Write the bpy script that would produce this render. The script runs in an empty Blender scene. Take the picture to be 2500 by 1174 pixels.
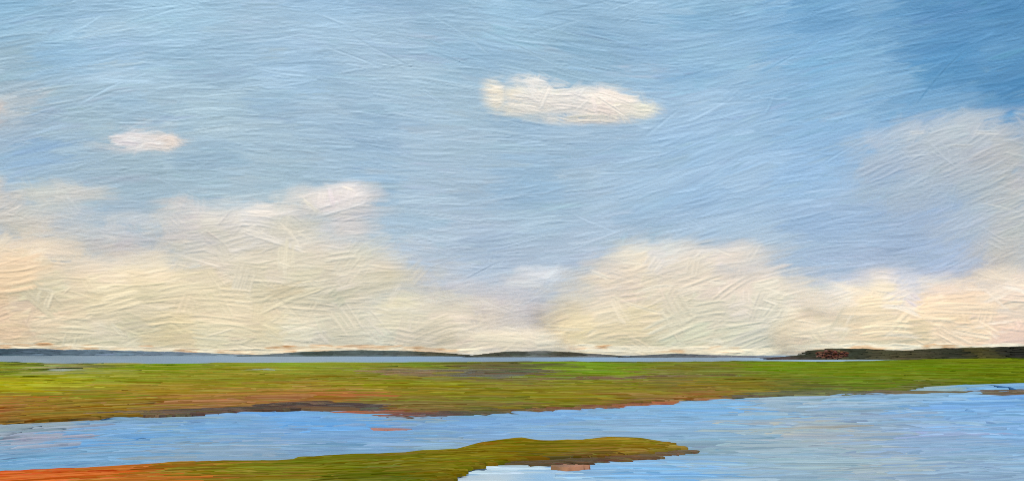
import bpy, math
import numpy as np

# ------------------------------------------------------------------ camera, world, sun, exposure
sc = bpy.context.scene
CAM_H = 5.0            # viewpoint height above the water, metres
F = 2500.0             # focal length in design units (design sheet 2500 x 1174, lens 36 on a 36 sensor)
HY = 866.0             # height of the horizon on the design sheet
SUN_EL, SUN_AZ = 58.0, -20.0      # elevation; azimuth of the sun behind the viewer (negative: over the left shoulder)

cam = bpy.data.cameras.new('camera')
camo = bpy.data.objects.new('camera', cam)
sc.collection.objects.link(camo)
camo.location = (0, 0, CAM_H)
camo.rotation_euler = (math.radians(90), 0, 0)
cam.sensor_width = 36; cam.lens = 36
cam.shift_y = (HY - 587.0) / 2500.0
cam.clip_start = 0.5; cam.clip_end = 40000
sc.camera = camo

w = bpy.data.worlds.new('World'); sc.world = w; w.use_nodes = True
nt = w.node_tree; nt.nodes.clear()
sky = nt.nodes.new('ShaderNodeTexSky'); sky.sky_type = 'NISHITA'; sky.sun_disc = False
sky.sun_elevation = math.radians(SUN_EL); sky.sun_rotation = math.radians(180 + SUN_AZ)
bg = nt.nodes.new('ShaderNodeBackground'); bg.inputs[1].default_value = 0.08
wo = nt.nodes.new('ShaderNodeOutputWorld')
nt.links.new(sky.outputs[0], bg.inputs[0]); nt.links.new(bg.outputs[0], wo.inputs[0])

sun = bpy.data.lights.new('sun', 'SUN'); sun.energy = 4.0; sun.angle = math.radians(0.5); sun.color = (1, .95, .87)
suno = bpy.data.objects.new('sun', sun); sc.collection.objects.link(suno)
suno.rotation_euler = (math.radians(90 - SUN_EL), 0, math.radians(SUN_AZ))

sc.view_settings.view_transform = 'Standard'; sc.view_settings.look = 'None'
sc.view_settings.exposure = 0.0; sc.view_settings.gamma = 1.0; sc.view_settings.use_curve_mapping = False
sc.cycles.use_denoising = False
sc.cycles.max_bounces = 4; sc.cycles.filter_width = .95

# ------------------------------------------------------------------ helpers
rng = np.random.default_rng(7)
COL = sc.collection

def lin(c):
    c = np.clip(np.asarray(c, float) / 255.0, 0, 1)
    return np.where(c <= .04045, c / 12.92, ((c + .055) / 1.055) ** 2.4)

class Field:
    """smooth field of values given at a few spots"""
    def __init__(self, pts, sx=1.0, sy=1.0, sharp=1.0):
        self.p = np.array([[a[0] * sx, a[1] * sy] for a in pts], float)
        self.v = np.array([a[2] for a in pts], float)
        if self.v.ndim == 1: self.v = self.v[:, None]
        self.sx, self.sy, self.sharp = sx, sy, sharp
    def __call__(self, x, y):
        x = np.asarray(x, float); y = np.asarray(y, float)
        q = np.stack([x.ravel() * self.sx, y.ravel() * self.sy], 1)
        out = np.zeros((len(q), self.v.shape[1]))
        for i in range(0, len(q), 40000):
            d2 = ((q[i:i+40000, None, :] - self.p[None]) ** 2).sum(2) + 300.0
            k = d2 ** (-1.35 * self.sharp)
            out[i:i+40000] = (k @ self.v) / k.sum(1, keepdims=True)
        return out.reshape(x.shape + (self.v.shape[1],))

def vnoise(x, y, seed):
    """smooth value noise"""
    x = np.asarray(x, float); y = np.asarray(y, float)
    g = np.random.default_rng(seed).random((256, 256))
    xi = np.floor(x).astype(int); yi = np.floor(y).astype(int)
    fx = x - xi; fy = y - yi
    fx = fx * fx * (3 - 2 * fx); fy = fy * fy * (3 - 2 * fy)
    a = g[yi % 256, xi % 256]; b = g[yi % 256, (xi + 1) % 256]
    c = g[(yi + 1) % 256, xi % 256]; d = g[(yi + 1) % 256, (xi + 1) % 256]
    return (a * (1 - fx) + b * fx) * (1 - fy) + (c * (1 - fx) + d * fx) * fy

def fbm(x, y, seed, oct=3):
    s = 0; t = 0
    for o in range(oct):
        s = s + vnoise(x * 2 ** o + 17 * o, y * 2 ** o + 5 * o, seed + o) * .5 ** o; t += .5 ** o
    return s / t

def mesh_obj(name, V, Q, mat, colors=None, parent=None, kind=None, alpha=None, smooth=True):
    me = bpy.data.meshes.new(name)
    V = np.asarray(V, np.float32); Q = np.asarray(Q, np.int32); k = Q.shape[1]
    me.vertices.add(len(V)); me.vertices.foreach_set('co', V.ravel())
    me.loops.add(Q.size); me.loops.foreach_set('vertex_index', Q.ravel())
    me.polygons.add(len(Q)); me.polygons.foreach_set('loop_start', np.arange(0, Q.size, k, dtype=np.int32))
    me.polygons.foreach_set('use_smooth', np.full(len(Q), smooth))
    if colors is not None:
        at = me.color_attributes.new('paint', 'FLOAT_COLOR', 'POINT')
        rgba = np.ones((len(V), 4), np.float32); rgba[:, :3] = colors
        if alpha is not None: rgba[:, 3] = alpha
        at.data.foreach_set('color', rgba.ravel())
    me.update(calc_edges=True)
    me.materials.append(mat)
    o = bpy.data.objects.new(name, me); COL.objects.link(o)
    if parent: o.parent = parent
    if kind: o['kind'] = kind
    return o

def tag(o, label, cat=None, group=None, kind=None):
    o['label'] = label
    if cat: o['category'] = cat
    if group: o['group'] = group
    if kind: o['kind'] = kind
    return o

def grid_quads(nr, nc):
    i = np.arange(nr * nc).reshape(nr, nc)
    return np.stack([i[:-1, :-1], i[1:, :-1], i[1:, 1:], i[:-1, 1:]], -1).reshape(-1, 4)

def paint_mat(name, gain=1.0, rough=.55, spec=.25, emit=0.0, alpha=False, grain=.05, grain_scale=(1, 1, 1), bump=0.0, bump_dist=.1, bump_scale=None):
    m = bpy.data.materials.new(name); m.use_nodes = True
    t = m.node_tree; N = t.nodes; Lk = t.links; N.clear()
    out = N.new('ShaderNodeOutputMaterial'); p = N.new('ShaderNodeBsdfPrincipled')
    p.inputs['Roughness'].default_value = rough; p.inputs['Specular IOR Level'].default_value = spec
    a = N.new('ShaderNodeAttribute'); a.attribute_name = 'paint'
    geo = N.new('ShaderNodeNewGeometry'); mp = N.new('ShaderNodeMapping'); mp.inputs['Scale'].default_value = grain_scale
    Lk.new(geo.outputs['Position'], mp.inputs['Vector'])
    n = N.new('ShaderNodeTexNoise'); n.inputs['Scale'].default_value = 1.0; n.inputs['Detail'].default_value = 5
    Lk.new(mp.outputs[0], n.inputs['Vector'])
    mr = N.new('ShaderNodeMapRange'); mr.inputs[1].default_value = .3; mr.inputs[2].default_value = .7
    mr.inputs[3].default_value = 1 - grain; mr.inputs[4].default_value = 1 + grain
    Lk.new(n.outputs['Fac'], mr.inputs[0])
    mul = N.new('ShaderNodeVectorMath'); mul.operation = 'SCALE'
    Lk.new(a.outputs['Color'], mul.inputs[0]); Lk.new(mr.outputs[0], mul.inputs['Scale'])
    tone = N.new('ShaderNodeVectorMath'); tone.operation = 'MULTIPLY'; tone.inputs[1].default_value = gain if isinstance(gain, tuple) else (gain,) * 3
    Lk.new(mul.outputs[0], tone.inputs[0]); mul = tone
    Lk.new(mul.outputs[0], p.inputs['Base Color'])
    if emit:
        Lk.new(mul.outputs[0], p.inputs['Emission Color']); p.inputs['Emission Strength'].default_value = emit
    if bump:
        b = N.new('ShaderNodeBump'); b.inputs['Strength'].default_value = bump; b.inputs['Distance'].default_value = bump_dist
        h = n
        if bump_scale:                                   # fine bristle marks finer than the modelled strokes
            m2 = N.new('ShaderNodeMapping'); m2.inputs['Scale'].default_value = bump_scale; Lk.new(geo.outputs['Position'], m2.inputs['Vector'])
            m2.inputs['Rotation'].default_value = (0, math.radians(-4), 0)
            h = N.new('ShaderNodeTexNoise'); h.inputs['Scale'].default_value = 1.0; h.inputs['Detail'].default_value = 3; h.inputs['Distortion'].default_value = .6
            Lk.new(m2.outputs[0], h.inputs['Vector'])
        Lk.new(h.outputs['Fac'], b.inputs['Height']); Lk.new(b.outputs[0], p.inputs['Normal'])
    if alpha: Lk.new(a.outputs['Alpha'], p.inputs['Alpha'])
    Lk.new(p.outputs[0], out.inputs[0])
    return m

# ------------------------------------------------------------------ brushed relief: a sheet worked stroke by stroke
class Sheet:
    def __init__(self, x0, y0, x1, y1, step):
        self.x0, self.y0, self.step = x0, y0, step
        self.nc = int((x1 - x0) / step) + 1; self.nr = int((y1 - y0) / step) + 1
        self.px = x0 + np.arange(self.nc) * step; self.py = y0 + np.arange(self.nr) * step
        self.X, self.Y = np.meshgrid(self.px, self.py)
        self.C = np.zeros((self.nr, self.nc, 3)); self.H = np.zeros((self.nr, self.nc)); self.A = np.zeros((self.nr, self.nc))
    def stroke(self, cx, cy, L, W, ang, curv, col, op, hgt, dry=.5, tint=10):
        ca, sa = math.cos(ang), -math.sin(ang)      # positive angle climbs to the right
        rx = abs(ca) * L / 2 + abs(sa) * W / 2 + abs(curv) * L * L / 4 + 3
        ry = abs(sa) * L / 2 + abs(ca) * W / 2 + abs(curv) * L * L / 4 + 3
        i0 = max(0, int((cx - rx - self.x0) / self.step)); i1 = min(self.nc, int((cx + rx - self.x0) / self.step) + 2)
        j0 = max(0, int((cy - ry - self.y0) / self.step)); j1 = min(self.nr, int((cy + ry - self.y0) / self.step) + 2)
        if i1 - i0 < 2 or j1 - j0 < 2: return
        dx = self.px[i0:i1][None] - cx; dy = self.py[j0:j1][:, None] - cy
        u = dx * ca + dy * sa; v = -dx * sa + dy * ca + curv * u * u
        t = v / W + .5
        nb = max(4, int(W / 5.0) + 2)
        br = rng.random(nb); ends = 1 - .4 * rng.random(nb) ** 2; ph = rng.random() * 50
        ti = np.clip(t, 0, .9999) * (nb - 1); k = ti.astype(int); f = ti - k
        f = f * f * (3 - 2 * f)
        b = br[k] * (1 - f) + br[k + 1] * f
        e = ends[k] * (1 - f) + ends[k + 1] * f
        b = np.clip(b + .22 * np.sin(u * .045 + ph + k * 2.1), 0, 1)
        a = np.clip((L / 2 * e - np.abs(u)) / (.10 * L + 4), 0, 1)
        side = 1 - np.abs(2 * t - 1)
        a = a * np.clip(side * 5, 0, 1) * np.clip(op * (1 - dry + dry * 2 * b), 0, 1)
        rim = np.exp(-((side - .12) / .10) ** 2)
        hs = hgt * ((b - .45) * 1.0 + .55 * rim)
        s = np.s_[j0:j1, i0:i1]; a3 = a[..., None]
        self.C[s] = self.C[s] * (1 - a3) + (col + (b[..., None] - .5) * tint) * a3
        self.H[s] = self.H[s] * (1 - .85 * a) + hs * a
        self.A[s] = self.A[s] + (1 - self.A[s]) * a

# ------------------------------------------------------------------ colours of the sky
SKY = Field([
 (0,20,(151,192,217)),(400,20,(158,196,219)),(800,15,(166,197,219)),(1250,20,(158,194,217)),(1700,20,(144,185,212)),(2000,20,(118,167,203)),(2300,20,(96,149,189)),(2480,30,(89,144,185)),
 (20,140,(166,192,205)),(150,110,(158,195,220)),(300,150,(166,197,219)),(700,150,(165,196,219)),(1100,140,(157,190,211)),(1400,140,(147,181,202)),(1700,150,(152,189,214)),(2000,150,(132,181,213)),(2300,150,(98,155,195)),(2480,180,(87,144,185)),
 (20,270,(186,195,200)),(200,265,(168,192,205)),(500,260,(166,194,210)),(900,260,(165,192,211)),(1150,260,(165,190,206)),(1700,270,(165,194,217)),(2000,270,(152,190,218)),(2250,240,(120,168,204)),(2430,240,(102,155,194)),
 (80,370,(151,184,214)),(40,420,(165,192,210)),(330,400,(165,189,202)),(500,340,(165,190,206)),(700,420,(163,189,205)),(900,340,(163,190,211)),(1400,350,(166,190,208)),(1700,350,(163,194,219)),(2000,350,(158,192,221)),(2300,330,(170,188,205)),
 (150,450,(165,189,205)),(500,450,(163,189,205)),(900,440,(160,189,211)),(1300,430,(160,189,211)),(1550,450,(163,192,216)),(1700,440,(161,192,219)),(1950,430,(158,192,222)),
 (300,540,(168,190,208)),(1000,530,(166,190,208)),(1300,520,(170,194,211)),(1700,530,(166,192,216)),(2000,530,(165,190,216)),(2250,520,(171,190,213)),
 (1000,610,(174,192,211)),(1200,620,(172,192,213)),(1400,620,(177,194,213)),(2000,620,(168,190,214)),(2300,610,(174,194,220)),
 (1080,670,(186,197,211)),(1250,680,(187,197,211)),(2100,680,(180,192,214)),(2300,690,(193,197,213)),
 (560,600,(190,198,206)),(300,640,(209,205,200)),(700,660,(209,207,198)),(500,760,(220,208,183)),(1600,700,(208,205,200)),(1850,720,(213,207,200)),(100,560,(196,201,205)),(1250,780,(208,203,200)),(2100,780,(217,207,190)),(100,840,(222,212,190)),(900,850,(222,212,190)),(1700,850,(222,214,192)),(2400,850,(226,210,190)),
 (500,-150,(143,184,213)),(1500,-150,(131,176,210)),(2500,-150,(74,130,174)),(-200,-100,(143,184,213)),(2750,100,(80,135,177)),
])
ANG = Field([(60,60,10),(300,80,7),(600,200,2),(900,90,-6),(1200,120,-10),(1450,160,-14),(1560,300,6),(1700,420,24),(1900,300,16),(2100,120,14),(2350,180,14),(2300,400,20),(2450,500,35),(2150,560,4),(1000,500,-4),(300,400,1),(1250,650,8),(60,300,16),(700,350,-4),(1600,560,10)])

SKY_D = 9000.0
GAIN_SKY = .92
def build_sky():
    x0, x1, y0, y1, st = -70, 2570, -60, 872, 2.35
    s = Sheet(x0, y0, x1, y1, st)
    cs = Field  # base
    coarse_x = np.linspace(x0, x1, 140); coarse_y = np.linspace(y0, y1, 60)
    CX, CY = np.meshgrid(coarse_x, coarse_y); base = SKY(CX, CY)
    pat = (fbm(CX / 130, CY / 60, 301) - .5)[..., None] * np.array((34, 24, 12)) + (fbm(CX / 70, CY / 34, 311) - .5)[..., None] * 14
    base = base + pat * np.clip((760 - CY) / 150, .2, 1)[..., None]
    def samp(x, y):
        i = min(max((x - x0) / (x1 - x0) * 139, 0), 138.99); j = min(max((y - y0) / (y1 - y0) * 59, 0), 58.99)
        return base[int(j), int(i)]
    ii = np.clip((s.X - x0) / (x1 - x0) * 139, 0, 138.99); jj = np.clip((s.Y - y0) / (y1 - y0) * 59, 0, 58.99)
    s.C[:] = base[jj.astype(int), ii.astype(int)]
    n = 8500
    X = rng.uniform(x0, x1, n); Y = rng.uniform(y0, y1, n)
    A = ANG(X, Y)[:, 0]
    for k in range(n):
        x, y = X[k], Y[k]
        low = max(0, (y - 560) / 300)
        cross = rng.random() < .06 + .15 * low
        L = rng.uniform(90, 330) * (.4 if cross else 1); W = rng.uniform(18, 50) * (.8 if cross else 1)
        a = math.radians(A[k] + rng.normal(0, 4) + (rng.choice([-1, 1]) * rng.uniform(30, 75) if cross else 0))
        c = samp(x + rng.normal(0, 18), y + rng.normal(0, 10)) + rng.normal(0, 2.6) + rng.normal(0, 1.6, 3)
        if rng.random() < .07: c = c * .75 + np.array((196, 198, 192)) * .25 if y > 120 else c + 6
        s.stroke(x, y, L, W, a, rng.normal(0, 1) * .00018, c, rng.uniform(.35, .85), rng.uniform(.5, 1.7), dry=.75, tint=6)
    for k in range(4200):                                # fine dry scratches
        x, y = rng.uniform(x0, x1), rng.uniform(y0, y1); j = min(int(k % n), n - 1)
        x, y, a = X[j] + rng.normal(0, 20), Y[j] + rng.normal(0, 20), A[j]
        s.stroke(x, y, rng.uniform(40, 190), rng.uniform(9, 18), math.radians(a * .8 + rng.normal(0, 4)), rng.normal(0, 1) * .0002, samp(x, y) + rng.normal(0, 4), rng.uniform(.4, .8), rng.uniform(.6, 1.6), dry=.95, tint=8)
    # a few long scratches and ridges of thick paint
    for k in range(260):
        x, y = rng.uniform(x0, x1), rng.uniform(y0, y1)
        s.stroke(x, y, rng.uniform(60, 230), rng.uniform(5, 9), math.radians(ANG(x, y)[0] + rng.normal(0, 14)), rng.normal(0, 1) * .0006,
                 samp(x, y) + rng.uniform(-4, 10), .7, rng.uniform(1.0, 2.4), dry=.2, tint=4)
    # fine tooth
    s.H += (rng.random(s.H.shape) - .5) * .22
    # widen the sheet beyond the worked middle so that the sky goes on to both sides and up
    def grow(p, n, mult, sign):
        d = 2.35; o = [];  q = p
        for _ in range(n):
            d *= mult; q += sign * d; o.append(q)
        return o
    left = grow(x0, 35, 1.17, -1)[::-1]; right = grow(s.px[-1], 35, 1.17, 1); top = grow(y0, 33, 1.17, -1)[::-1]
    PX = np.concatenate([left, s.px, right]); PY = np.concatenate([top, s.py])
    nl, nt_ = len(left), len(top)
    ci = np.clip(np.arange(len(PX)) - nl, 0, s.nc - 1); ri = np.clip(np.arange(len(PY)) - nt_, 0, s.nr - 1)
    Hh = s.H[ri][:, ci]; Cc = s.C[ri][:, ci]
    XX, YY = np.meshgrid(PX, PY)
    outside = np.maximum(np.maximum(x0 - XX, XX - s.px[-1]), y0 - YY)
    wgt = np.clip(outside / 120, 0, 1)[..., None]
    far = SKY(np.clip(XX[::4, ::4], x0, x1), np.clip(YY[::4, ::4], -200, y1))
    far = np.repeat(np.repeat(far, 4, 0), 4, 1)[:len(PY), :len(PX)]
    Cc = Cc * (1 - wgt) + far * wgt; Hh = Hh * (1 - wgt[..., 0])
    sc_ = SKY_D / F
    V = np.zeros(XX.shape + (3,))
    V[..., 0] = (XX - 1250) * sc_; V[..., 2] = CAM_H + (HY - YY) * sc_
    ov = np.maximum(0, np.abs(V[..., 0]) - 5200)
    V[..., 1] = SKY_D - Hh * sc_ * 1.0 - ov ** 2 / 14000
    # the brushwork goes on to both sides, more coarsely worked
    parts = [(V.reshape(-1, 3), Cc.reshape(-1, 3), grid_quads(*XX.shape))]
    for wx0, wx1 in ((-760, x0 + 12), (x1 - 12, 3260)):
        g = Sheet(wx0, -160, wx1, y1, 5.2)
        g.C[:] = SKY(np.clip(g.X, -60, 2560), g.Y)
        for k in range(1300):
            x, y = rng.uniform(wx0, wx1), rng.uniform(-160, y1)
            c = g.C[min(int((y + 160) / 5.2), g.nr - 1), min(int((x - wx0) / 5.2), g.nc - 1)] + rng.normal(0, 4)
            g.stroke(x, y, rng.uniform(110, 330), rng.uniform(26, 60), math.radians(rng.normal(4, 6)), rng.normal(0, 1) * .0002, c, rng.uniform(.4, .85), rng.uniform(.7, 1.9), dry=.75, tint=6)
        W = np.stack([(g.X - 1250) * sc_, 0 * g.X, CAM_H + (HY - g.Y) * sc_], -1)
        edge_d = np.abs(g.X - (wx1 if wx0 < 0 else wx0))
        W[..., 1] = SKY_D + 22 - 34 * np.clip(edge_d / 240, 0, 1) - g.H * sc_ * np.clip(edge_d / 120, 0, 1) - np.maximum(0, np.abs(W[..., 0]) - 5200) ** 2 / 14000
        parts.append((W.reshape(-1, 3), g.C.reshape(-1, 3), grid_quads(*g.X.shape)))
    off = np.cumsum([0] + [len(p[0]) for p in parts])
    V = np.concatenate([p[0] for p in parts]); Cc = np.concatenate([p[1] for p in parts]); QQ = np.concatenate([p[2] + o_ for p, o_ in zip(parts, off)])
    o = mesh_obj('sky', V, QQ, paint_mat('sky_paint', GAIN_SKY, grain=.015, grain_scale=(.004, .004, .012), emit=.12, bump=1.0, bump_dist=1.1, bump_scale=(.011, .011, .085)), lin(Cc.reshape(-1, 3)))
    tag(o, 'blue brushed sky, deeper blue towards one upper corner', kind='structure')

# ------------------------------------------------------------------ clouds
def build_cloud(name, label, D, blobs, cols, box, n, size, ang, bulge, edge=1.75, op=(.45, .95), hgt=(1.0, 2.0), cross=.25, accents=0, acc_col=(250, 240, 222), ridge=None, seed=1, group=None, jit=4, warp=1.0):
    x0, y0, x1, y1 = box
    s = Sheet(x0, y0, x1, y1, 2.1)
    # body: soft union of blobs with a ragged edge
    M = np.zeros_like(s.X)
    wx = (fbm(s.X / 110, s.Y / 70, seed * 13) - .5) * 90 * warp; wy = (fbm(s.X / 110 + 40, s.Y / 70, seed * 17) - .5) * 70 * warp
    for (cx, cy, rx, ry, wt) in blobs:
        d = np.sqrt(((s.X + wx - cx) / rx) ** 2 + ((s.Y + wy - cy) / ry) ** 2)
        e = np.clip((1.0 + edge * .45 - d) / edge, 0, 1); M = np.maximum(M, wt * e * e * (3 - 2 * e))
    win = np.clip((s.X - x0) / 130, 0, 1) * np.clip((x1 - s.X) / 130, 0, 1) * np.clip((s.Y - y0) / 30, 0, 1)
    M = M * win
    f = Field(cols)
    base = f(s.X[::6, ::6], s.Y[::6, ::6])
    s.C[:] = np.repeat(np.repeat(base, 6, 0), 6, 1)[:s.nr, :s.nc]
    C0 = s.C.copy()
    k = 0; tries = 0
    while k < n and tries < n * 6:
        tries += 1
        x = rng.uniform(x0, x1); y = rng.uniform(y0, y1)
        i = min(int((x - x0) / 2.1), s.nc - 1); j = min(int((y - y0) / 2.1), s.nr - 1)
        m = M[j, i]
        if rng.random() > m: continue
        k += 1
        cr = rng.random() < cross
        L = rng.uniform(*size[0]) * (.6 if cr else 1) * (.5 + .5 * m); W = rng.uniform(*size[1]) * (.6 + .4 * m)
        a = math.radians(ang + rng.normal(0, 9) + (rng.choice([-1, 1]) * rng.uniform(25, 80) if cr else 0))
        c = C0[j, i] + rng.normal(0, jit) + rng.normal(0, jit * .3, 3)
        s.stroke(x, y, L, W, a, rng.normal(0, 1) * .0009, c, rng.uniform(*op) * (.12 + .88 * m), rng.uniform(*hgt), dry=.7, tint=14)
    for q in range(accents):
        for _ in range(30):
            x = rng.uniform(x0, x1); y = rng.uniform(y0, y1)
            i = min(int((x - x0) / 2.1), s.nc - 1); j = min(int((y - y0) / 2.1), s.nr - 1)
            if M[j, i] > .6: break
        s.stroke(x, y, rng.uniform(25, 120), rng.uniform(7, 12), math.radians(rng.normal(-4, 18)), rng.normal(0, 1) * .0018, .6 * C0[j, i] + .4 * np.array(acc_col) + rng.normal(0, 3), rng.uniform(.5, .9), rng.uniform(1.0, 2.1), dry=.45, tint=5)
    for (rx0, rx1, rf) in (ridge or []):                # thick creamy lip just above the far shore
        for q in range(int((rx1 - rx0) / 9)):
            x = rng.uniform(rx0, rx1); y = rf(x) - rng.uniform(1, 11)
            warm = rng.random() < .22
            c = np.array((214, 160, 112) if warm else (248, 236, 210)) + rng.normal(0, 6)
            s.stroke(x, y, rng.uniform(40, 130), rng.uniform(6, 12), math.radians(rng.normal(0, 2.5)), 0, c, rng.uniform(.35, .75), rng.uniform(1.2, 2.4), dry=.5, tint=8)
    s.H += (rng.random(s.H.shape) - .5) * .25
    A = s.A * np.clip(M * 1.25 + .10 * (s.A - .6), 0, 1)
    # lowest edge rests on the horizon
    A = A * np.clip((HY + 4 - s.Y) / 4, 0, 1)
    keep = A > .015
    B = M.copy()
    for _ in range(40):
        P = np.pad(B, 4, mode='edge')
        B = (P[:-8, 4:-4] + P[8:, 4:-4] + P[4:-4, :-8] + P[4:-4, 8:] + 2 * P[4:-4, 4:-4]) / 6
    lump = fbm(s.X / 150, s.Y / 110, seed * 29, 2)
    dome = np.clip(B, 0, 1) * (.94 + .12 * lump)
    sc_ = D / F
    V = np.zeros(s.X.shape + (3,))
    V[..., 0] = (s.X - 1250) * sc_; V[..., 2] = CAM_H + (HY - s.Y) * sc_
    V[..., 1] = D - dome * bulge * .3 * sc_ - s.H * sc_
    # rear side: the same puff, turned away, where the body is dense
    Vb = V[::4, ::4].copy(); Vb[..., 1] = D + dome[::4, ::4] * bulge * sc_ + 6
    Q = grid_quads(*s.X.shape); kf = keep.ravel(); Q = Q[kf[Q].any(1)]
    Qb = grid_quads(*Vb.shape[:2])[:, ::-1]; kb = ((A[::4, ::4] > .97) & (B[::4, ::4] > .9)).ravel(); Qb = Qb[kb[Qb].all(1)]
    VV = np.concatenate([V.reshape(-1, 3), Vb.reshape(-1, 3)])
    CC = np.concatenate([s.C.reshape(-1, 3), s.C[::4, ::4].reshape(-1, 3)]); AA = np.concatenate([A.ravel(), A[::4, ::4].ravel()])
    QQ = np.concatenate([Q, Qb + V.shape[0] * V.shape[1]])
    used = np.unique(QQ); mp = np.full(len(VV), -1); mp[used] = np.arange(len(used))
    o = mesh_obj(name, VV[used], mp[QQ], CLOUD_MAT, lin(CC[used]), alpha=AA[used])
    tag(o, label, 'cloud', group)
    return o

# ------------------------------------------------------------------ the ground: where things stand
def ground(px, py, z=0.0):
    """point at height z that the design shows at px, py"""
    D = (CAM_H - z) * F / np.maximum(np.asarray(py, float) - HY, .8)
    return (np.asarray(px, float) - 1250) / F * D, D

MARSH_C = Field([
 (50,895,(122,140,42)),(150,903,(150,152,112)),(400,893,(118,138,32)),(700,890,(126,146,42)),(30,945,(160,156,26)),(150,930,(150,150,32)),(300,940,(126,136,26)),(200,975,(122,122,32)),(400,960,(150,126,42)),(600,940,(130,130,32)),(700,955,(150,122,46)),(40,1000,(164,108,56)),(250,1000,(140,110,32)),(450,990,(165,116,70)),(650,975,(168,108,74)),(850,970,(162,98,58)),(300,970,(150,112,50)),(880,945,(130,126,26)),(860,905,(122,130,36)),(1000,940,(130,126,32)),(1100,960,(126,122,26)),(1000,885,(120,146,42)),(1200,912,(104,94,70)),(950,910,(135,115,75)),(1300,905,(94,88,64)),(1400,890,(115,146,36)),(1500,910,(112,140,32)),(1600,924,(115,100,60)),(1500,945,(126,120,32)),(1300,970,(126,116,26)),(1500,985,(122,96,50)),(1650,975,(142,100,55)),(1750,940,(126,116,36)),(1780,917,(108,112,45)),(1900,895,(105,130,22)),(2100,910,(105,126,22)),(2100,940,(100,120,32)),(2300,900,(100,120,17)),(2400,925,(95,110,17)),(2480,900,(100,116,17)),(2200,957,(95,90,60)),(1950,957,(92,92,55)),(1000,1008,(118,92,54)),(1150,1003,(100,95,52)),(150,1022,(142,110,42)),(700,998,(104,82,56)),(420,1012,(112,88,58)),(-300,940,(140,135,35)),(2800,910,(98,112,20)),
], sy=4.0)
ISLE_C = Field([
 (50,1165,(200,84,34)),(200,1158,(192,84,34)),(330,1168,(180,100,36)),(250,1140,(186,104,48)),(110,1150,(176,106,46)),(290,1162,(156,106,40)),(150,1170,(206,104,44)),(400,1158,(160,96,34)),(470,1150,(126,110,26)),(600,1150,(110,106,22)),(800,1140,(105,110,22)),(900,1165,(86,92,22)),(1000,1115,(116,110,32)),(1100,1130,(115,105,18)),(1250,1085,(126,106,18)),(1300,1110,(110,100,14)),(1400,1095,(110,105,17)),(1480,1072,(142,110,22)),(1550,1085,(116,106,22)),(1640,1090,(150,126,52)),(1500,1105,(136,106,36)),(1450,1116,(100,72,42)),(1600,1112,(112,92,60)),(1350,1126,(90,70,46)),(1050,1165,(110,95,17)),(500,1130,(150,105,40)),(-200,1160,(196,95,38)),(600,1240,(100,100,22)),(100,1260,(180,95,36)),
], sy=3.0)
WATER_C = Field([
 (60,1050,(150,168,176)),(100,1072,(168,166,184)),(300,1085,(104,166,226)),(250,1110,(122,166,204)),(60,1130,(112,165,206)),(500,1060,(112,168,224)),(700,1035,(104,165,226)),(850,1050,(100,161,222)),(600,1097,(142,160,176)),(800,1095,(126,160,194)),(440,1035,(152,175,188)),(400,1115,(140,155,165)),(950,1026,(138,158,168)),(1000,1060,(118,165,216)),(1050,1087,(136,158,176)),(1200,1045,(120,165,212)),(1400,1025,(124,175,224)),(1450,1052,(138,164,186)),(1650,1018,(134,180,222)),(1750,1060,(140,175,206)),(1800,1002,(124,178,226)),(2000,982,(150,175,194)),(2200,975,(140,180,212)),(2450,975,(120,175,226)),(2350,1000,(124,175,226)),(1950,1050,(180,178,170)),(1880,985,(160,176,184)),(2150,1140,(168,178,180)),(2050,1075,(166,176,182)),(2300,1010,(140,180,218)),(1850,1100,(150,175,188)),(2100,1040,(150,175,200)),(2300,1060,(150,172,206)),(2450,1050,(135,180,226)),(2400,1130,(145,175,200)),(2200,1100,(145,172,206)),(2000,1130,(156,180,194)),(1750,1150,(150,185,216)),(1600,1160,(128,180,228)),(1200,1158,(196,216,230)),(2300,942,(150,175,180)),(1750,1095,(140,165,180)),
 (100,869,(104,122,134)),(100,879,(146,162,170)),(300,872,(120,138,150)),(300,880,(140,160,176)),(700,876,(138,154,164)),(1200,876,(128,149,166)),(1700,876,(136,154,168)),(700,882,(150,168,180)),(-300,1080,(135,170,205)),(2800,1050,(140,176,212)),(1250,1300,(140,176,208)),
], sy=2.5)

GAIN_GROUND = (.78, .78, .74)
GRASS_MAT = paint_mat('marsh_grass', GAIN_GROUND, rough=.6, spec=0.0, grain=.10, grain_scale=(.5, 2, 3))
SOIL_MAT = paint_mat('marsh_soil', GAIN_GROUND, rough=.7, spec=0.0, grain=.12, grain_scale=(.3, .8, 1), bump=.5, bump_dist=.3)
MUD_MAT = paint_mat('wet_mud', GAIN_GROUND, rough=.5, spec=.08, grain=.12, grain_scale=(.4, 1.5, 2), bump=.4, bump_dist=.15)
WATER_MAT = paint_mat('water', .8, rough=.5, spec=.03, grain=.05, grain_scale=(.06, .5, 1), bump=.18, bump_dist=.25)
RIPPLE_MAT = paint_mat('ripples', (.70, .725, .715), rough=.4, spec=.12, grain=.06, grain_scale=(.4, 3, 3))
TREE_MAT = paint_mat('distant_wood', .78, rough=.7, spec=.1, grain=.2, grain_scale=(.02, .02, .2))
CLOUD_MAT = paint_mat('cloud', (1.055, 1.015, .955), rough=.6, spec=.1, grain=.015, grain_scale=(.004, .004, .012), alpha=True, bump=1.0, bump_dist=1.5, bump_scale=(.016, .016, .085))

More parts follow.
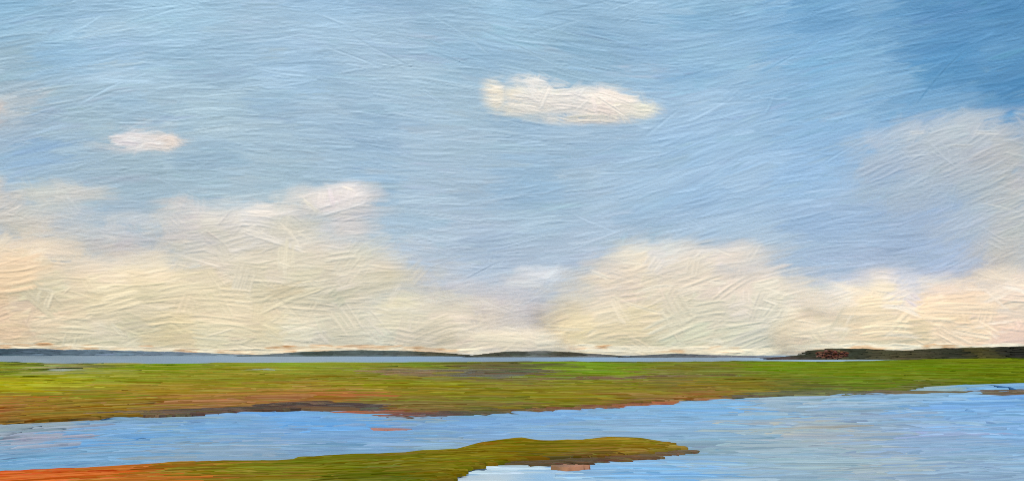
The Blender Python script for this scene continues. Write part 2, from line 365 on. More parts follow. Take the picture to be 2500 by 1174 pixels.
def ribbons(name, X, Y, L, Hh, SL, C, mat, z0=0.0, depth=1.4, na=12, nk=6, bow=.0, tint=12, flat=.0, kind='stuff', parent=None, lift=0.0, skirt=0.0):
    """long low ridges lying on the ground like combed grass or wavelets: each follows a path of na points
    and has a grooved cross-section of nk points"""
    n = len(X)
    t = np.linspace(-.5, .5, na)[None, :]
    px = X[:, None] + L[:, None] * t
    py = Y[:, None] - SL[:, None] * L[:, None] * t + (bow * rng.normal(0, 1, n))[:, None] * (t * t - .08) * Hh[:, None] + (rng.random((n, na)) - .5) * .10 * Hh[:, None]
    gx, gy = ground(px, py, z0)
    sc_ = gy / F                                     # metres per design unit at that distance
    taper = np.clip((.5 - np.abs(t)) / .16, 0, 1) ** .6
    hh = Hh[:, None] * sc_ * taper * (.85 + .3 * rng.random((n, na)))
    br = rng.random((n, nk)); br[:, 0] = .4; br[:, -1] = .4
    s = np.linspace(0, 1, nk)
    zz = (np.sin(s * math.pi * .5) ** .8)[None, None, :] * hh[:, :, None]
    yy = (s ** 1.3)[None, None, :] * hh[:, :, None] * depth
    groove = (br[:, None, :] - .5) * hh[:, :, None] * .42 + (rng.random((n, na, nk)) - .5) * hh[:, :, None] * .06
    V = np.zeros((n, na, nk, 3))
    V[..., 0] = gx[:, :, None]
    V[..., 1] = gy[:, :, None] + yy - groove * .7
    V[..., 2] = z0 + lift - .02 + zz + groove * .45 * (s > 0)
    if skirt:                                        # foot of the ridge reaches down to the ground below it
        ft = V[:, :, :1].copy(); ft[..., 1] -= skirt * .25; ft[..., 2] -= skirt
        V = np.concatenate([ft, V], 2); br = np.concatenate([br[:, :1], br], 1); nk += 1
    col = C[:, None, None, :] + (br[:, None, :, None] - .5) * tint * 2 + rng.normal(0, 2.0, (n, na, 1, 1))
    col = np.broadcast_to(col, V.shape)
    b = grid_quads(na, nk)
    Q = (np.arange(n) * na * nk)[:, None, None] + b[None]
    o = mesh_obj(name, V.reshape(-1, 3), Q.reshape(-1, 4)[:, ::-1], mat, lin(col.reshape(-1, 3)), kind=kind, parent=parent)
    return o

def curve(pts):
    p = np.array(pts, float)
    return lambda x: np.interp(x, p[:, 0], p[:, 1])

MB = curve([(-1500,878),(0,882),(120,887),(350,888),(500,886),(900,885),(1300,882),(1600,884),(1850,881),(2000,883),(2300,877),(2500,872),(4000,872)])
MF = curve([(-1500,1040),(0,1040),(150,1036),(380,1020),(560,1006),(700,996),(860,993),(915,1006),(1000,1016),(1100,1017),(1200,1009),(1400,1001),(1600,987),(1740,977),(1850,966),(2000,963),(2120,966),(2200,956),(2260,944),(2330,940),(2400,938),(2500,935),(4000,930)])
IB = curve([(-900,1160),(0,1152),(180,1143),(400,1129),(640,1126),(800,1113),(960,1107),(1110,1099),(1170,1082),(1270,1069),(1310,1076),(1380,1080),(1480,1068),(1560,1070),(1610,1078),(1650,1088),(1690,1096)])
IF = curve([(-900,1330),(0,1330),(980,1330),(1030,1250),(1085,1190),(1120,1164),(1160,1150),(1220,1141),(1340,1131),(1450,1128),(1600,1114),(1650,1105),(1690,1098)])

def terrain(name, back, front, xs, nv, cf, bank, mat, inlet=None):
    """a low island between a rear and a front shore line, with a real bank at its edges"""
    u = xs[None, :]; v = np.linspace(0, 1, nv)[:, None]
    yb = back(u); yf = front(u)
    inv = 1 / (yb - HY) + (1 / (yf - HY) - 1 / (yb - HY)) * (v ** .55)      # even rows on the ground towards the front
    py = HY + 1 / inv; px = u + 0 * v
    gx, gy = ground(px, py)
    yfront = CAM_H * F / (yf - HY); yback = CAM_H * F / (yb - HY)
    d = np.minimum(gy - yfront, (yback - gy))
    z = bank * (1 - np.exp(-np.maximum(d, 0) / 1.2)) - .05 + (fbm(gx / 9, gy / 14, 91) - .5) * .12 * np.clip(d / 3, 0, 1)
    V = np.stack([gx, gy, z], -1)
    c = cf(px, np.clip(py, yb + 1, yf - 1)) + (fbm(gx / 3, gy / 5, 33)[..., None] - .5) * 26
    o = mesh_obj(name, V.reshape(-1, 3), grid_quads(nv, len(xs))[:, ::-1], mat, lin(c.reshape(-1, 3)), kind='structure')
    return o

def scatter(n, x0, x1, back, front, L, Hh, cf, slope, jit=5, chroma=.6, m0=0.0, m1=0.0, avoid=(), xmax=None, minlen=0):
    X = rng.uniform(x0, x1, n); t = rng.random(n)
    yb = back(X) + m0; yf = front(X) - m1
    Y = yb + (yf - yb) * t
    ok = yf > yb + 1
    for (b_, f_, bx0, bx1) in avoid:                     # bare mud and open pools carry no grass
        ok &= ~((X > bx0 - 15) & (X < bx1 + 15) & (Y > b_(X) - 1) & (Y < f_(X) + 3) & (rng.random(len(X)) < .8))
    X, Y, yb, yf = X[ok], Y[ok], yb[ok], yf[ok]
    LL = rng.uniform(*L, len(X)); HH = rng.uniform(*Hh, len(X))
    k = np.clip((Y - HY) / 90, .35, 1.25)                # far ridges show smaller
    LL = LL * np.clip(k, .7, 1.2); HH = HH * k
    C = cf(X + rng.normal(0, 25, len(X)), np.clip(Y + rng.normal(0, 2.5, len(X)), yb, yf)) + rng.normal(0, jit, (len(X), 1)) + rng.normal(0, jit * chroma, (len(X), 3))
    SL = slope(X, Y) + rng.normal(0, .008, len(X))
    # keep ridge ends on the land
    half = LL / 2
    for sgn in (-1, 1, -1, 1, -1, 1):
        ex = X + sgn * LL / 2; ey = Y - sgn * SL * LL / 2
        bad = (ey < back(ex)) | (ey > front(ex) - 1)
        LL = np.where(bad, LL * .6, LL)
    HH = HH * np.clip((yf - Y) / 22, .35, 1) if minlen > 30 else HH
    HH = HH * np.clip(LL / 110, .28, 1)                 # short ones stay low
    if xmax:                                            # the land runs out in a point
        xe = xmax - 3.2 * np.abs(Y - 1091) - 70 * rng.random(len(X)) ** 1.5
        LL = np.minimum(LL, np.maximum(2 * (xe - X), 10)); HH = HH * np.clip((xmax + 10 - X) / 160, .3, 1)
    o = np.argsort(Y); o = o[LL[o] > minlen]
    return X[o], Y[o], LL[o], HH[o], SL[o], C[o]

# ------------------------------------------------------------------ build: sky and clouds
build_sky()

build_cloud('cloud', 'small ragged white cloud floating alone high in the blue sky', 8010,
    [(1208,232,30,44,1.3),(1300,202,60,22,.75),(1300,236,95,30,.95),(1390,246,120,34,1.05),(1470,256,100,38,1.15),(1575,266,56,24,1.2),(1430,288,140,14,.9),(1360,215,60,20,.6),(1290,262,100,22,1)],
    [(1210,230,(238,230,214)),(1300,200,(230,229,225)),(1340,250,(234,228,220)),(1450,250,(240,230,222)),(1470,290,(240,226,214)),(1570,265,(236,232,218)),(1400,215,(220,222,220))],
    (1120,150,1670,340), 420, ((40,130),(10,24)), -8, 40, edge=1.7, op=(.3,.85), hgt=(1.0,2.0), accents=5, acc_col=(252,244,234), seed=3, warp=.3)
build_cloud('cloud', 'faint pinkish white wisp of cloud above the big cream cloud bank', 8020,
    [(330,345,90,26,1),(400,352,60,24,.95),(240,352,80,12,.5),(300,305,160,18,.35),(470,345,80,12,.4)],
    [(300,340,(222,220,224)),(340,350,(230,228,230)),(410,345,(236,222,212)),(400,375,(228,218,212)),(250,310,(196,200,200))],
    (120,270,540,410), 150, ((40,120),(9,20)), 0, 24, edge=1.7, op=(.3,.85), hgt=(.8,1.6), cross=.12, accents=5, acc_col=(246,236,236), seed=4, warp=.3)
build_cloud('cloud', 'tall thin grey hazy cloud rising above the low peach cloud bank', 8150,
    [(2110,400,170,80,.75),(2240,380,170,90,.8),(2330,400,210,120,.95),(2200,430,140,60,.6),(2440,520,120,190,.85),(2350,560,130,60,.55),(2560,450,140,230,.9),(2420,660,120,40,.7)],
    [(2150,400,(175,191,208)),(2300,330,(183,191,200)),(2350,420,(183,191,198)),(2450,420,(187,187,186)),(2460,540,(193,195,194)),(2300,470,(173,191,208)),(2400,650,(201,197,192)),(2480,640,(219,213,202)),(2330,540,(181,193,206)),(2600,450,(183,189,196))],
    (1980,240,2700,740), 620, ((70,200),(24,56)), 18, 70, edge=1.7, op=(.3,.75), hgt=(1.0,1.9), accents=7, acc_col=(214,212,206), seed=5)
build_cloud('cloud', 'pale lavender and white veil of cloud with blue showing through it', 8050,
    [(120,470,160,40,.7),(60,530,150,50,.85),(300,560,220,50,.6),(240,600,220,40,.7),(-60,480,120,80,.8),(-170,500,110,60,.6)],
    [(60,450,(200,202,196)),(250,455,(206,202,194)),(60,530,(206,206,204)),(200,560,(200,206,212)),(350,560,(196,204,214)),(300,610,(212,206,210)),(0,480,(206,198,190))],
    (-330,410,580,660), 480, ((60,180),(22,50)), 2, 50, edge=1.7, op=(.35,.8), hgt=(1.0,1.9), accents=8, acc_col=(226,222,216), seed=6)
build_cloud('cloud', 'soft lavender grey cloud in the dip between two cream cloud banks', 8000,
    [(1200,750,190,70,.75),(1080,700,120,40,.6),(1300,690,90,40,.6),(1330,660,80,22,.72)],
    [(1100,690,(200,200,206)),(1200,740,(204,200,204)),(1300,740,(208,200,200)),(1330,660,(222,226,230)),(1180,800,(210,202,196))],
    (900,620,1460,830), 300, ((60,170),(22,50)), 4, 40, edge=1.7, op=(.35,.8), hgt=(1.0,1.8), accents=10, acc_col=(226,224,222), seed=7)
build_cloud('cloud', 'large cream cumulus bank with pale lavender top piled above the blue far shore', 7900,
    [(520,560,150,70,.8),(640,570,190,80,.9),(830,500,110,44,.85),(860,540,70,50,.75),(700,680,300,120,1),(350,730,330,110,1),(60,690,160,120,1),(930,680,110,60,.8),(120,800,300,90,1.05),(600,800,420,90,1.05),(1000,800,220,80,.95),(1180,840,220,40,1),(-90,720,120,150,1),(440,520,90,24,.5),(-230,780,190,90,1),(-360,830,170,50,.9)],
    [(480,530,(210,204,204)),(600,540,(208,206,208)),(830,495,(222,216,216)),(850,540,(214,210,210)),(720,560,(212,206,196)),(560,620,(216,208,194)),(700,640,(218,210,190)),(880,640,(216,208,190)),(250,650,(222,206,184)),(100,600,(228,212,192)),(40,640,(226,204,174)),(20,700,(220,194,160)),(150,660,(228,210,184)),(110,700,(214,206,182)),(250,720,(226,212,180)),(400,700,(225,211,182)),(550,720,(226,213,182)),(430,790,(228,212,174)),(650,780,(224,210,178)),(700,720,(222,210,182)),(850,740,(216,208,186)),(950,700,(222,210,184)),(1040,740,(206,200,184)),(60,760,(230,206,178)),(20,790,(228,202,172)),(200,810,(218,210,184)),(300,840,(220,214,190)),(500,840,(222,212,184)),(750,830,(216,212,196)),(900,830,(218,212,194)),(1050,830,(222,208,186)),(1180,845,(226,214,194)),(940,780,(214,208,190))],
    (-560,420,1480,871), 2250, ((60,200),(24,62)), 2, 110, edge=1.75, op=(.45,.95), hgt=(.9,2.1), cross=.22, accents=36, acc_col=(244,234,212), ridge=[(-100,640,lambda x: 850 + max(0, x) * .024), (640,1180,lambda x: 853 + abs(x - 880) * .04)], seed=8, jit=5)
build_cloud('cloud', 'rounded cream cumulus cloud with peach crown beside the lavender dip', 7960,
    [(1620,680,180,80,.9),(1560,640,120,40,.7),(1750,640,130,44,.8),(1480,700,90,40,.75),(1700,760,330,100,1),(1500,800,230,80,1),(1850,730,140,60,.9),(1900,800,220,70,1),(1640,830,420,50,1.05),(1600,600,80,24,.45)],
    [(1600,610,(204,206,206)),(1560,650,(222,210,188)),(1500,690,(224,208,190)),(1640,690,(224,208,190)),(1760,630,(214,206,200)),(1800,680,(224,208,192)),(1600,750,(218,208,186)),(1480,760,(222,206,184)),(1420,800,(226,208,168)),(1550,790,(226,210,170)),(1700,770,(216,210,188)),(1850,760,(214,208,192)),(1950,790,(218,210,190)),(1650,830,(216,212,188)),(1800,830,(216,214,194)),(1450,840,(228,212,180))],
    (1240,530,2330,871), 1000, ((60,190),(24,60)), 10, 100, edge=1.75, op=(.45,.95), hgt=(.9,2.1), cross=.22, accents=22, acc_col=(242,234,216), ridge=[(1240,1960,lambda x: 853 + abs(x - 1290) * .016)], seed=9, jit=4)
build_cloud('cloud', 'warm peach cloud bank low over the dark wooded shore', 7850,
    [(2150,740,170,60,.95),(2330,760,220,70,1),(2480,760,160,90,1),(2200,820,280,60,1.05),(2450,830,260,50,1.05),(2050,700,70,18,.7),(2600,790,160,90,1),(2290,690,120,26,.6),(2760,790,180,80,1),(2880,835,160,46,.9)],
    [(2050,700,(240,228,212)),(2120,740,(238,214,180)),(2260,750,(240,212,178)),(2360,730,(226,204,180)),(2450,700,(218,204,186)),(2350,790,(244,214,176)),(2150,800,(232,212,180)),(2050,790,(222,208,184)),(2250,830,(236,214,182)),(2400,830,(240,210,188)),(2480,800,(240,206,184)),(2480,740,(226,208,190)),(2600,780,(232,206,182)),(2200,690,(204,204,214))],
    (1780,630,3060,871), 1400, ((60,200),(24,60)), 4, 100, edge=1.75, op=(.5,.95), hgt=(1.0,2.4), cross=.25, accents=40, acc_col=(250,240,226), ridge=[(1960,2620,lambda x: 852)], seed=10, jit=5)
build_cloud('cloud', 'small rosy grey scrap of cloud beside the faint pinkish wisp', 8030,
    [(10,285,40,44,.8),(-50,290,60,50,.8),(30,250,40,20,.5)],
    [(10,285,(206,196,196)),(0,310,(214,196,190)),(30,255,(190,196,196)),(-50,290,(200,196,196))],
    (-150,210,110,350), 110, ((30,90),(9,18)), 20, 24, edge=1.7, op=(.3,.8), hgt=(1.0,1.8), accents=4, acc_col=(228,216,212), seed=11)

# ------------------------------------------------------------------ build: water
def build_water():
    xs = np.concatenate([np.linspace(-4000, -320, 24), np.arange(-300, 2801, 16.0), np.linspace(2820, 6500, 24)])
    ys = np.concatenate([np.array([867.2, 867.6, 868.2, 869, 870, 871, 872, 873, 874, 875, 876.5, 878, 880, 883, 887, 892, 900, 910]), np.arange(920, 1200, 4.0), np.array([1250, 1350, 1600, 2200, 4000])])
    X, Y = np.meshgrid(xs, ys)
    gx, gy = ground(X, Y)
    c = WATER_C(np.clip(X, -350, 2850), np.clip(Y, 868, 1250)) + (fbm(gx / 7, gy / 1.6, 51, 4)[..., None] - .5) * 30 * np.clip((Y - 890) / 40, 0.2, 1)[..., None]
    V = np.stack([gx, gy, 0 * gx], -1)
    # run the sheet on to both sides, under the sky and behind the viewer
    nr, nc = X.shape
    rows = [V[0] * [1, 0, 1] + [0, 9600, 0]]
    rows[0][:, 0] = np.linspace(-14000, 14000, nc)
    last = V[-1].copy(); last[:, 1] = -400; last[:, 0] = np.linspace(-900, 900, nc)
    VV = np.concatenate([rows[0][None], V, last[None]])
    CC = np.concatenate([c[:1], c, c[-1:]])
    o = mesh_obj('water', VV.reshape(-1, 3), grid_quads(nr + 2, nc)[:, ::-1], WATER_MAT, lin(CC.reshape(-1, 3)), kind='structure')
    tag(o, 'blue and grey tidal water of channel and bay')
build_water()

def wslope(x, y):
    return np.clip((700 - x) / 700, 0, 1) * .07 + np.clip((x - 1700) / 400, 0, 1) * rng.normal(.02, .03, len(x))
NEARW = curve([(-600,1040),(0,1043),(560,1010),(860,998),(1050,1020),(1400,1004),(1740,980),(2000,966),(2160,962),(2260,946),(2500,938),(3200,934)])
X, Y, L, Hh, SL, C = scatter(3300, -450, 2950, NEARW, lambda x: 1200 + 0 * x, (110, 380), (3.0, 8.5), WATER_C, wslope, jit=6, m0=3, chroma=.25,
    avoid=[(lambda x: 1043 + 0 * x, lambda x: 1056 + 0 * x, 900, 1010), (lambda x: 952 + 0 * x, lambda x: 972 + 0 * x, 2190, 2650), (lambda x: 1128 + 0 * x, lambda x: 1146 + 0 * x, 1340, 1430)])
HH2 = np.minimum(Hh, 10)
rp = ribbons('ripples', X, Y, L, HH2, SL, C, RIPPLE_MAT, z0=0.0, depth=2.2, na=9, nk=5, bow=1.6, tint=10, skirt=.04)
tag(rp, 'brushed wavelets in blue and grey across the tidal channel')

# ------------------------------------------------------------------ build: marsh, islands, bars
terrain('marsh', MB, MF, np.arange(-900, 3401, 20.0), 70, MARSH_C, .42, SOIL_MAT)['label'] = 'broad flat green and ochre salt marsh between bay and channel'
terrain('marsh_island', IB, IF, np.concatenate([np.arange(-700, 1600, 14.0), np.arange(1600, 1691, 5.0)]), 50, ISLE_C, .36, SOIL_MAT)['label'] = 'low olive spit of marsh tapering to a point in the channel'

BARS = []
def bar(name, label, pts_back, pts_front, cols, z, mat=MUD_MAT, n=60, L=(40, 130), Hh=(3, 6), nv=8, step=8, jit=6, rip=True, sheet=True):
    """a thin bar of mud, sand or water lying on the sheet below it"""
    b = curve(pts_back); f = curve(pts_front); BARS.append((b, f, pts_back[0][0], pts_back[-1][0]))
    xs = np.arange(pts_back[0][0], pts_back[-1][0] + 1, step, dtype=float)
    u = xs[None]; v = np.linspace(0, 1, nv)[:, None]
    yb = b(u) + (fbm(u / 24, 0 * u, 5) - .5) * 2; yf = np.maximum(f(u) + (fbm(u / 24, 0 * u + 9, 6) - .5) * 2, yb + .4)
    py = yb + (yf - yb) * v
    gx, gy = ground(u + 0 * v, py, z)
    e = np.sin(v * math.pi)
    V = np.stack([gx, gy, z - .03 + .05 * e + 0 * gx], -1)
    cf = Field(cols, sy=3)
    c = cf(u + 0 * v, py) + (fbm(gx / 2, gy / 3, 77)[..., None] - .5) * 20
    if not sheet:
        X, Y, LL, HH, SL, C = scatter(n * 2, xs[0], xs[-1], b, f, (L[0] * 1.6, L[1] * 1.9), (Hh[0] * .5, Hh[1] * .6), cf, lambda x, y: .01 * np.sin(x / 70), jit=7)
        return tag(ribbons(name, X, Y, LL, HH, SL, C, mat, z0=z, depth=1.8, na=9, nk=5, tint=14, skirt=z + .1, kind='structure'), label)
    lo = V[-1:].copy(); lo[..., 2] = -.1; lo[..., 1] -= .6 * z; V = np.concatenate([V, lo]); c = np.concatenate([c, c[-1:]]); nv += 1
    o = mesh_obj(name, V.reshape(-1, 3), grid_quads(nv, len(xs))[:, ::-1], mat, lin(c.reshape(-1, 3)), kind='structure')
    o['label'] = label
    if rip and n:
        X, Y, LL, HH, SL, C = scatter(n, xs[0], xs[-1], b, f, L, Hh, cf, lambda x, y: 0 * x, jit=jit)
        r = ribbons('streaks', X, Y, LL, HH, SL, C, mat, z0=z, depth=1.8, na=8, nk=5, tint=12, parent=o, skirt=.3)
    return o

bar('mud_flat', 'dark grey brown mud flat lying in the broad green marsh', [(860,905),(930,903),(1050,902),(1160,899),(1360,900),(1400,906)], [(860,909),(930,917),(1050,921),(1180,927),(1280,926),(1400,908)],
    [(900,908,(140,112,72)),(1000,912,(122,100,72)),(1150,912,(96,90,70)),(1300,905,(88,84,64)),(1380,904,(120,110,80))], .46, n=160, L=(40,140), Hh=(5,9))
bar('mud_flat', 'thin brown mud creek line crossing the broad green marsh', [(1180,928),(1400,923),(1600,917),(1850,914)], [(1180,931),(1400,932),(1600,926),(1850,918)],
    [(1200,930,(118,104,60)),(1500,927,(120,94,62)),(1700,920,(96,86,56)),(1840,916,(108,104,52))], .46, n=110, L=(60,180), Hh=(4,8))
bar('mud_bank', 'dark mud bank with rosy soil along the channel edge of the broad marsh', [(300,1006),(420,1001),(560,996),(640,985),(760,979),(900,982),(930,990)], [(300,1012),(430,1013),(600,1004),(700,997),(860,994),(930,1004)],
    [(330,1010,(112,88,58)),(420,1006,(84,70,54)),(600,996,(84,66,54)),(700,985,(68,52,44)),(850,984,(70,54,46)),(760,994,(108,86,58)),(910,994,(92,84,76))], .34, sheet=False, n=190, L=(50,150), Hh=(3.5,7))
bar('mud_bank', 'dark violet brown mud bank below a rosy patch of marsh', [(910,1001),(1000,1004),(1080,1003),(1160,1004)], [(910,1012),(1000,1021),(1080,1021),(1160,1012)],
    [(930,1004,(160,88,60)),(1000,1006,(150,84,58)),(1060,1008,(86,66,60)),(1000,1016,(80,68,64)),(1080,1014,(66,62,56)),(1140,1008,(88,82,54))], .22, sheet=False, n=120, L=(40,120), Hh=(3,6))
bar('mud_bank', 'long grey brown mud bank edging the marsh beside the wide lagoon', [(1690,976),(1800,958),(1900,950),(2100,953),(2220,957)], [(1690,981),(1800,972),(1900,964),(2100,969),(2220,961)],
    [(1720,974,(108,92,66)),(1800,964,(96,90,72)),(1900,954,(84,80,56)),(2000,958,(98,104,56)),(2100,960,(92,86,60)),(2250,961,(108,98,72)),(2400,958,(100,88,72)),(2500,960,(110,90,66))], .20, sheet=False, n=200, L=(60,180), Hh=(4,8))
bar('mud_bank', 'rusty earth strip between ochre grass and channel', [(1180,1000),(1400,990),(1560,980),(1740,968)], [(1180,1008),(1400,1001),(1560,991),(1740,977)],
    [(1200,1004,(104,88,52)),(1400,996,(120,84,54)),(1560,985,(150,92,56)),(1720,974,(156,112,68))], .20, sheet=False, n=110, L=(60,160), Hh=(3.5,7))
bar('sandbar', 'small rust red sandbar awash in the blue channel', [(905,1044),(940,1043),(990,1043),(1005,1046)], [(905,1046),(940,1049),(990,1049),(1005,1047)],
    [(920,1046,(178,122,108)),(960,1046,(172,112,96)),(1000,1046,(160,126,126))], .17, n=16, L=(25,70), Hh=(1.2,2.4), step=4)
bar('mud_bank', 'dark brown mud along the underside of the tapering spit', [(1290,1126),(1400,1119),(1520,1108),(1620,1100),(1700,1096)], [(1290,1134),(1400,1132),(1520,1124),(1620,1112),(1700,1099)],
    [(1320,1130,(92,74,48)),(1420,1124,(86,64,40)),(1520,1114,(104,76,44)),(1600,1108,(104,84,56)),(1680,1098,(104,88,68))], .20, sheet=False, n=110, L=(50,150), Hh=(3,6))
bar('sandbar', 'small peach sand patch below the dark edge of the spit', [(1345,1134),(1380,1131),(1425,1133)], [(1345,1136),(1385,1140),(1425,1135)],
    [(1360,1134,(128,98,72)),(1395,1133,(160,112,84)),(1410,1138,(186,136,110))], .30, n=10, L=(20,45), Hh=(1.5,3), step=4)
bar('pool', 'pale sky white pool tucked under the spit', [(1100,1172),(1130,1160),(1180,1149),(1230,1143),(1345,1139),(1358,1150)], [(1100,1178),(1130,1184),(1180,1188),(1230,1190),(1345,1184),(1358,1170)],
    [(1160,1160,(188,204,216)),(1220,1150,(196,216,232)),(1300,1146,(190,214,234)),(1320,1162,(150,192,228)),(1200,1172,(204,218,226))], .12, mat=RIPPLE_MAT, n=22, L=(40,110), Hh=(1.5,3))
bar('pool', 'narrow lilac grey pool in the bright green marsh', [(30,901),(120,899),(225,901)], [(30,904),(120,907),(225,904)], [(60,903,(158,158,124)),(180,903,(158,162,140))], .46, mat=RIPPLE_MAT, n=26, L=(40,90), Hh=(3,5))
bar('pool', 'short blue grey pool among green marsh grass', [(580,900),(650,898),(715,901)], [(580,903),(650,907),(715,904)], [(600,903,(148,158,118)),(690,903,(154,166,158))], .46, mat=RIPPLE_MAT, n=22, L=(30,80), Hh=(3,5))
bar('mud_bank', 'short grey brown mud bar awash between inlet and wide lagoon', [(2300,957),(2340,955),(2420,953),(2600,951)], [(2300,959),(2340,963),(2420,966),(2600,966)],
    [(2200,955,(120,112,90)),(2300,958,(112,104,84)),(2400,960,(96,86,72)),(2500,960,(106,88,68))], .10, n=50, L=(60,180), Hh=(3,5))

def mslope(x, y):
    return np.clip((900 - x) / 900, 0, 1) * .05 * np.clip((y - 940) / 60, 0, 1) + .012 * np.sin(x / 160 + y / 20)
X, Y, L, Hh, SL, C = scatter(6600, -520, 3020, MB, lambda x: HY + (MF(x) - HY) * .935, (110, 420), (3.6, 9), MARSH_C, mslope, jit=9, m0=1, m1=1, minlen=55, avoid=BARS)
g = ribbons('marsh_grass', X, Y, L, Hh, SL, C, GRASS_MAT, z0=.36, depth=1.6, na=8, nk=5, bow=.8, tint=13, skirt=.12)
tag(g, 'combed green and ochre grass covering the broad marsh')
def islope(x, y): return .035 + .02 * np.sin(x / 130)
X, Y, L, Hh, SL, C = scatter(2500, -300, 1660, IB, lambda x: HY + (IF(x) - HY) * .945, (90, 320), (2.6, 5.4), ISLE_C, islope, jit=8, m0=2, m1=1, xmax=1690, minlen=22, avoid=BARS)
g = ribbons('island_grass', X, Y, L, Hh, SL, C, GRASS_MAT, z0=.30, depth=1.6, na=9, nk=5, bow=.8, tint=16, skirt=.12)
tag(g, 'combed olive grass and rusty sedge covering the near spit')

# ------------------------------------------------------------------ build: far shores
def clump(nseg=6):
    v = [(0, 0, 1)]
    for k in range(nseg): a = 2 * math.pi * k / nseg; v.append((math.cos(a), math.sin(a), .35))
    for k in range(nseg): a = 2 * math.pi * (k + .5) / nseg; v.append((math.cos(a) * .9, math.sin(a) * .9, -.5))
    f = []
    for k in range(nseg):
        n = (k + 1) % nseg
        f += [(0, 1 + k, 1 + n), (1 + k, 1 + nseg + k, 1 + n), (1 + n, 1 + nseg + k, 1 + nseg + n)]
    return np.array(v, float), np.array(f)

def wooded_shore(label, base, top, cols, n, size, bank_col, cat='wood', grow=0.0):
    """low bank carrying a wood seen from far off"""
    x0, x1 = top[0][0], top[-1][0]
    D = CAM_H * F / (base - HY); m = D / F
    root = bpy.data.objects.new('wooded_shore', None); COL.objects.link(root)
    root.location = (((x0 + x1) / 2 - 1250) * m, D, 0)
    tag(root, label, cat)
    ox, oy = root.location.x, root.location.y
    tf = curve(top)
    # bank
    xs = np.linspace(x0, x1, 60); prof = [(-26, -.3), (-14, .5), (0, 1.2), (40, 1.4), (120, -.3)]
    V = []
    for (dy, z) in prof:
        for x in xs:
            ed = min(1, min(x - x0, x1 - x) / 30)
            V.append(((x - 1250) * m - ox, D + dy * m * 1.2 - oy, z * m * 1.2 * max(ed, .05) if z > 0 else -.2))
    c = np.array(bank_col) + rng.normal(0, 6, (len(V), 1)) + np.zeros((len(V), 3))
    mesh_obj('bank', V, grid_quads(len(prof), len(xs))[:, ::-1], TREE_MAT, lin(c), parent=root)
    # crowns
    cv, cf_ = clump(); cf = Field(cols)
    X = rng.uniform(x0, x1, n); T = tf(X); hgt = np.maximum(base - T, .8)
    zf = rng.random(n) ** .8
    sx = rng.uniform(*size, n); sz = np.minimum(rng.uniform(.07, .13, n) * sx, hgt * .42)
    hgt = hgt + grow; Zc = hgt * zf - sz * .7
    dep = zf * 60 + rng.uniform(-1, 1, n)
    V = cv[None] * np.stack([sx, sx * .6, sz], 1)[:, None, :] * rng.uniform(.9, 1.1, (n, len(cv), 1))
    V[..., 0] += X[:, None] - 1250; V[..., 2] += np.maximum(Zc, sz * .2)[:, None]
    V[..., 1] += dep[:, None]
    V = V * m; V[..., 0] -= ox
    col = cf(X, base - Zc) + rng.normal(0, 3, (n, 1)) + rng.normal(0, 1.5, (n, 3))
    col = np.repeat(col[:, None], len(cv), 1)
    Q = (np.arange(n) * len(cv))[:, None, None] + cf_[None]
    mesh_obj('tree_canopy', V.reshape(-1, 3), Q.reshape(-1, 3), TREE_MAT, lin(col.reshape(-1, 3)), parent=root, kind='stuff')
    return root

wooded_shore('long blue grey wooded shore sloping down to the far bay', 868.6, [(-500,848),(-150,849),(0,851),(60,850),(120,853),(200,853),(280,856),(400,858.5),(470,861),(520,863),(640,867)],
    [(0,853,(64,84,96)),(100,856,(78,98,112)),(100,864,(104,124,138)),(300,858,(92,112,126)),(300,866,(124,144,160)),(560,866,(128,146,158)),(-300,858,(68,86,96))], 1900, (14, 44), (110,130,140))  # distance haze is painted into these blue greys; no haze volume is built
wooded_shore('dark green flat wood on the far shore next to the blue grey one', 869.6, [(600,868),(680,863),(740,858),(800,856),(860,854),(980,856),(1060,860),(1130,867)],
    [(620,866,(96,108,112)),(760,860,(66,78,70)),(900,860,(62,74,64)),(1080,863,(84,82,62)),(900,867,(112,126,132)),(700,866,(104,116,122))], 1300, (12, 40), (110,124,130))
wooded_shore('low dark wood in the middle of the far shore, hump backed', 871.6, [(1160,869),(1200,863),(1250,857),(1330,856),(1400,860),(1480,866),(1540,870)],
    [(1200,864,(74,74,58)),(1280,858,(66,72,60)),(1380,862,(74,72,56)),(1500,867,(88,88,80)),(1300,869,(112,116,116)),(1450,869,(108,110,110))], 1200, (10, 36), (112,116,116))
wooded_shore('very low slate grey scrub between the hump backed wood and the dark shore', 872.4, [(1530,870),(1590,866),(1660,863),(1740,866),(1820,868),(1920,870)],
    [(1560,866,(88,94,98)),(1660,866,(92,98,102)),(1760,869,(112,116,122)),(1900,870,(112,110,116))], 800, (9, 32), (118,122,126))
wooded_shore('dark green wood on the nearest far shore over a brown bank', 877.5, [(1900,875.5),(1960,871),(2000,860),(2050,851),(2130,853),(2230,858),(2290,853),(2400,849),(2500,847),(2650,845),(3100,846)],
    [(1930,868,(88,72,70)),(2000,862,(54,58,44)),(2080,856,(52,60,48)),(2200,862,(58,60,44)),(2350,858,(50,54,42)),(2480,856,(44,46,38)),(2200,872,(98,88,58)),(2050,874,(104,96,66)),(2400,870,(88,82,42)),(2800,860,(48,52,40))], 2300, (10, 38), (108,96,64), grow=2.0)

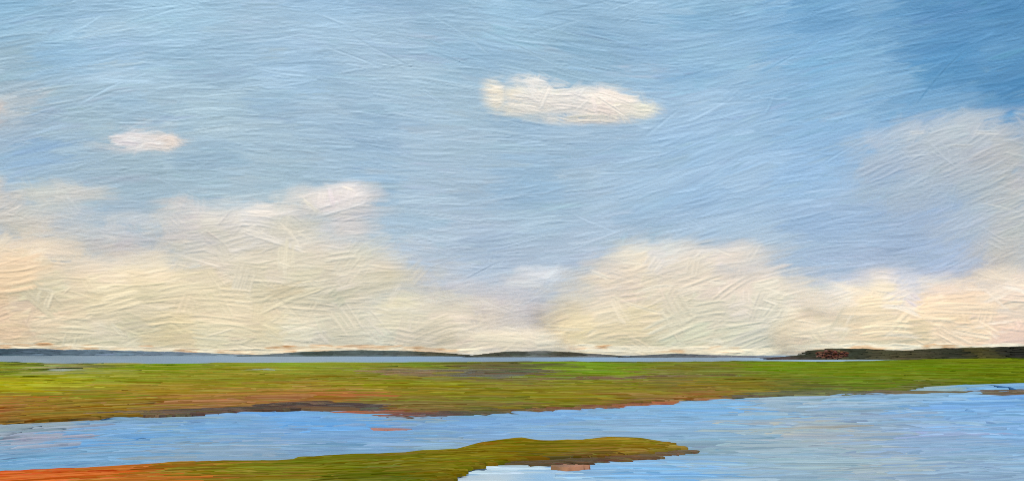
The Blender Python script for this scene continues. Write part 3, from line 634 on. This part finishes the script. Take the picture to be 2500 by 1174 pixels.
# a russet bush and a yellow strand on that shore
def bush(label, px, py, wd, hg, base, col):
    D = CAM_H * F / (base - HY) - 22; m = D / F
    root = bpy.data.objects.new('russet_bush', None); COL.objects.link(root); root.location = ((px - 1250) * m, D, 0)
    tag(root, label, 'bush')
    cv, cf_ = clump(); n = 150
    t = rng.uniform(-1, 1, n); sx = rng.uniform(3, 8, n); sz = rng.uniform(1.2, 2.6, n)
    top = hg * np.sqrt(np.clip(1 - t * t * .85, 0, 1))
    z = (base - py) - hg * .40 + rng.uniform(-.5, .5, n) * top
    V = cv[None] * np.stack([sx, sx * .7, sz], 1)[:, None] * rng.uniform(.7, 1.3, (n, len(cv), 1))
    V[..., 0] += (t * wd / 2)[:, None]; V[..., 2] += z[:, None]; V[..., 1] += rng.uniform(-4, 4, n)[:, None]
    c = np.array(col) + rng.normal(0, 12, (n, 1)) + rng.normal(0, 4, (n, 3)); c = np.repeat(c[:, None], len(cv), 1)
    Q = (np.arange(n) * len(cv))[:, None, None] + cf_[None]
    mesh_obj('crown', (V * m).reshape(-1, 3), Q.reshape(-1, 3), TREE_MAT, lin(c.reshape(-1, 3)), parent=root)
    a = np.linspace(0, 2 * math.pi, 7)[:-1]
    for dx in (-wd * .22, wd * .18):
        tv = np.concatenate([np.stack([np.cos(a) * r + dx + lean, np.sin(a) * r, 0 * a + z], 1) for r, z, lean in ((1.1, -.5, 0), (.8, (base - py) * .5, 1.2), (.5, base - py, 2.0))]) * m
        q = []
        for k in range(2):
            for j in range(6): q.append((k * 6 + j, k * 6 + (j + 1) % 6, (k + 1) * 6 + (j + 1) % 6, (k + 1) * 6 + j))
        mesh_obj('trunk', tv, q, TREE_MAT, lin(np.full((len(tv), 3), 62.0)), parent=root)
bush('russet red bush standing out of the dark shore wood', 2032, 857, 70, 20, 877.5, (112, 74, 58))
X = np.array([2400.0, 2380, 2430, 2350]); ones = np.ones(4)
yr = ribbons('reed_strip', X, np.array([873.0, 873.2, 873.1, 873.3]), np.array([170.0, 150, 120, 90]), np.array([2.4, 2.0, 2.2, 2.0]), 0 * ones + .004, np.array([(206, 170, 84), (196, 160, 80), (214, 180, 96), (180, 140, 70)], float), GRASS_MAT, z0=0.9, depth=2.5, na=14, nk=5, kind='stuff')
tag(yr, 'thin golden strip of reeds at the foot of the dark wood')
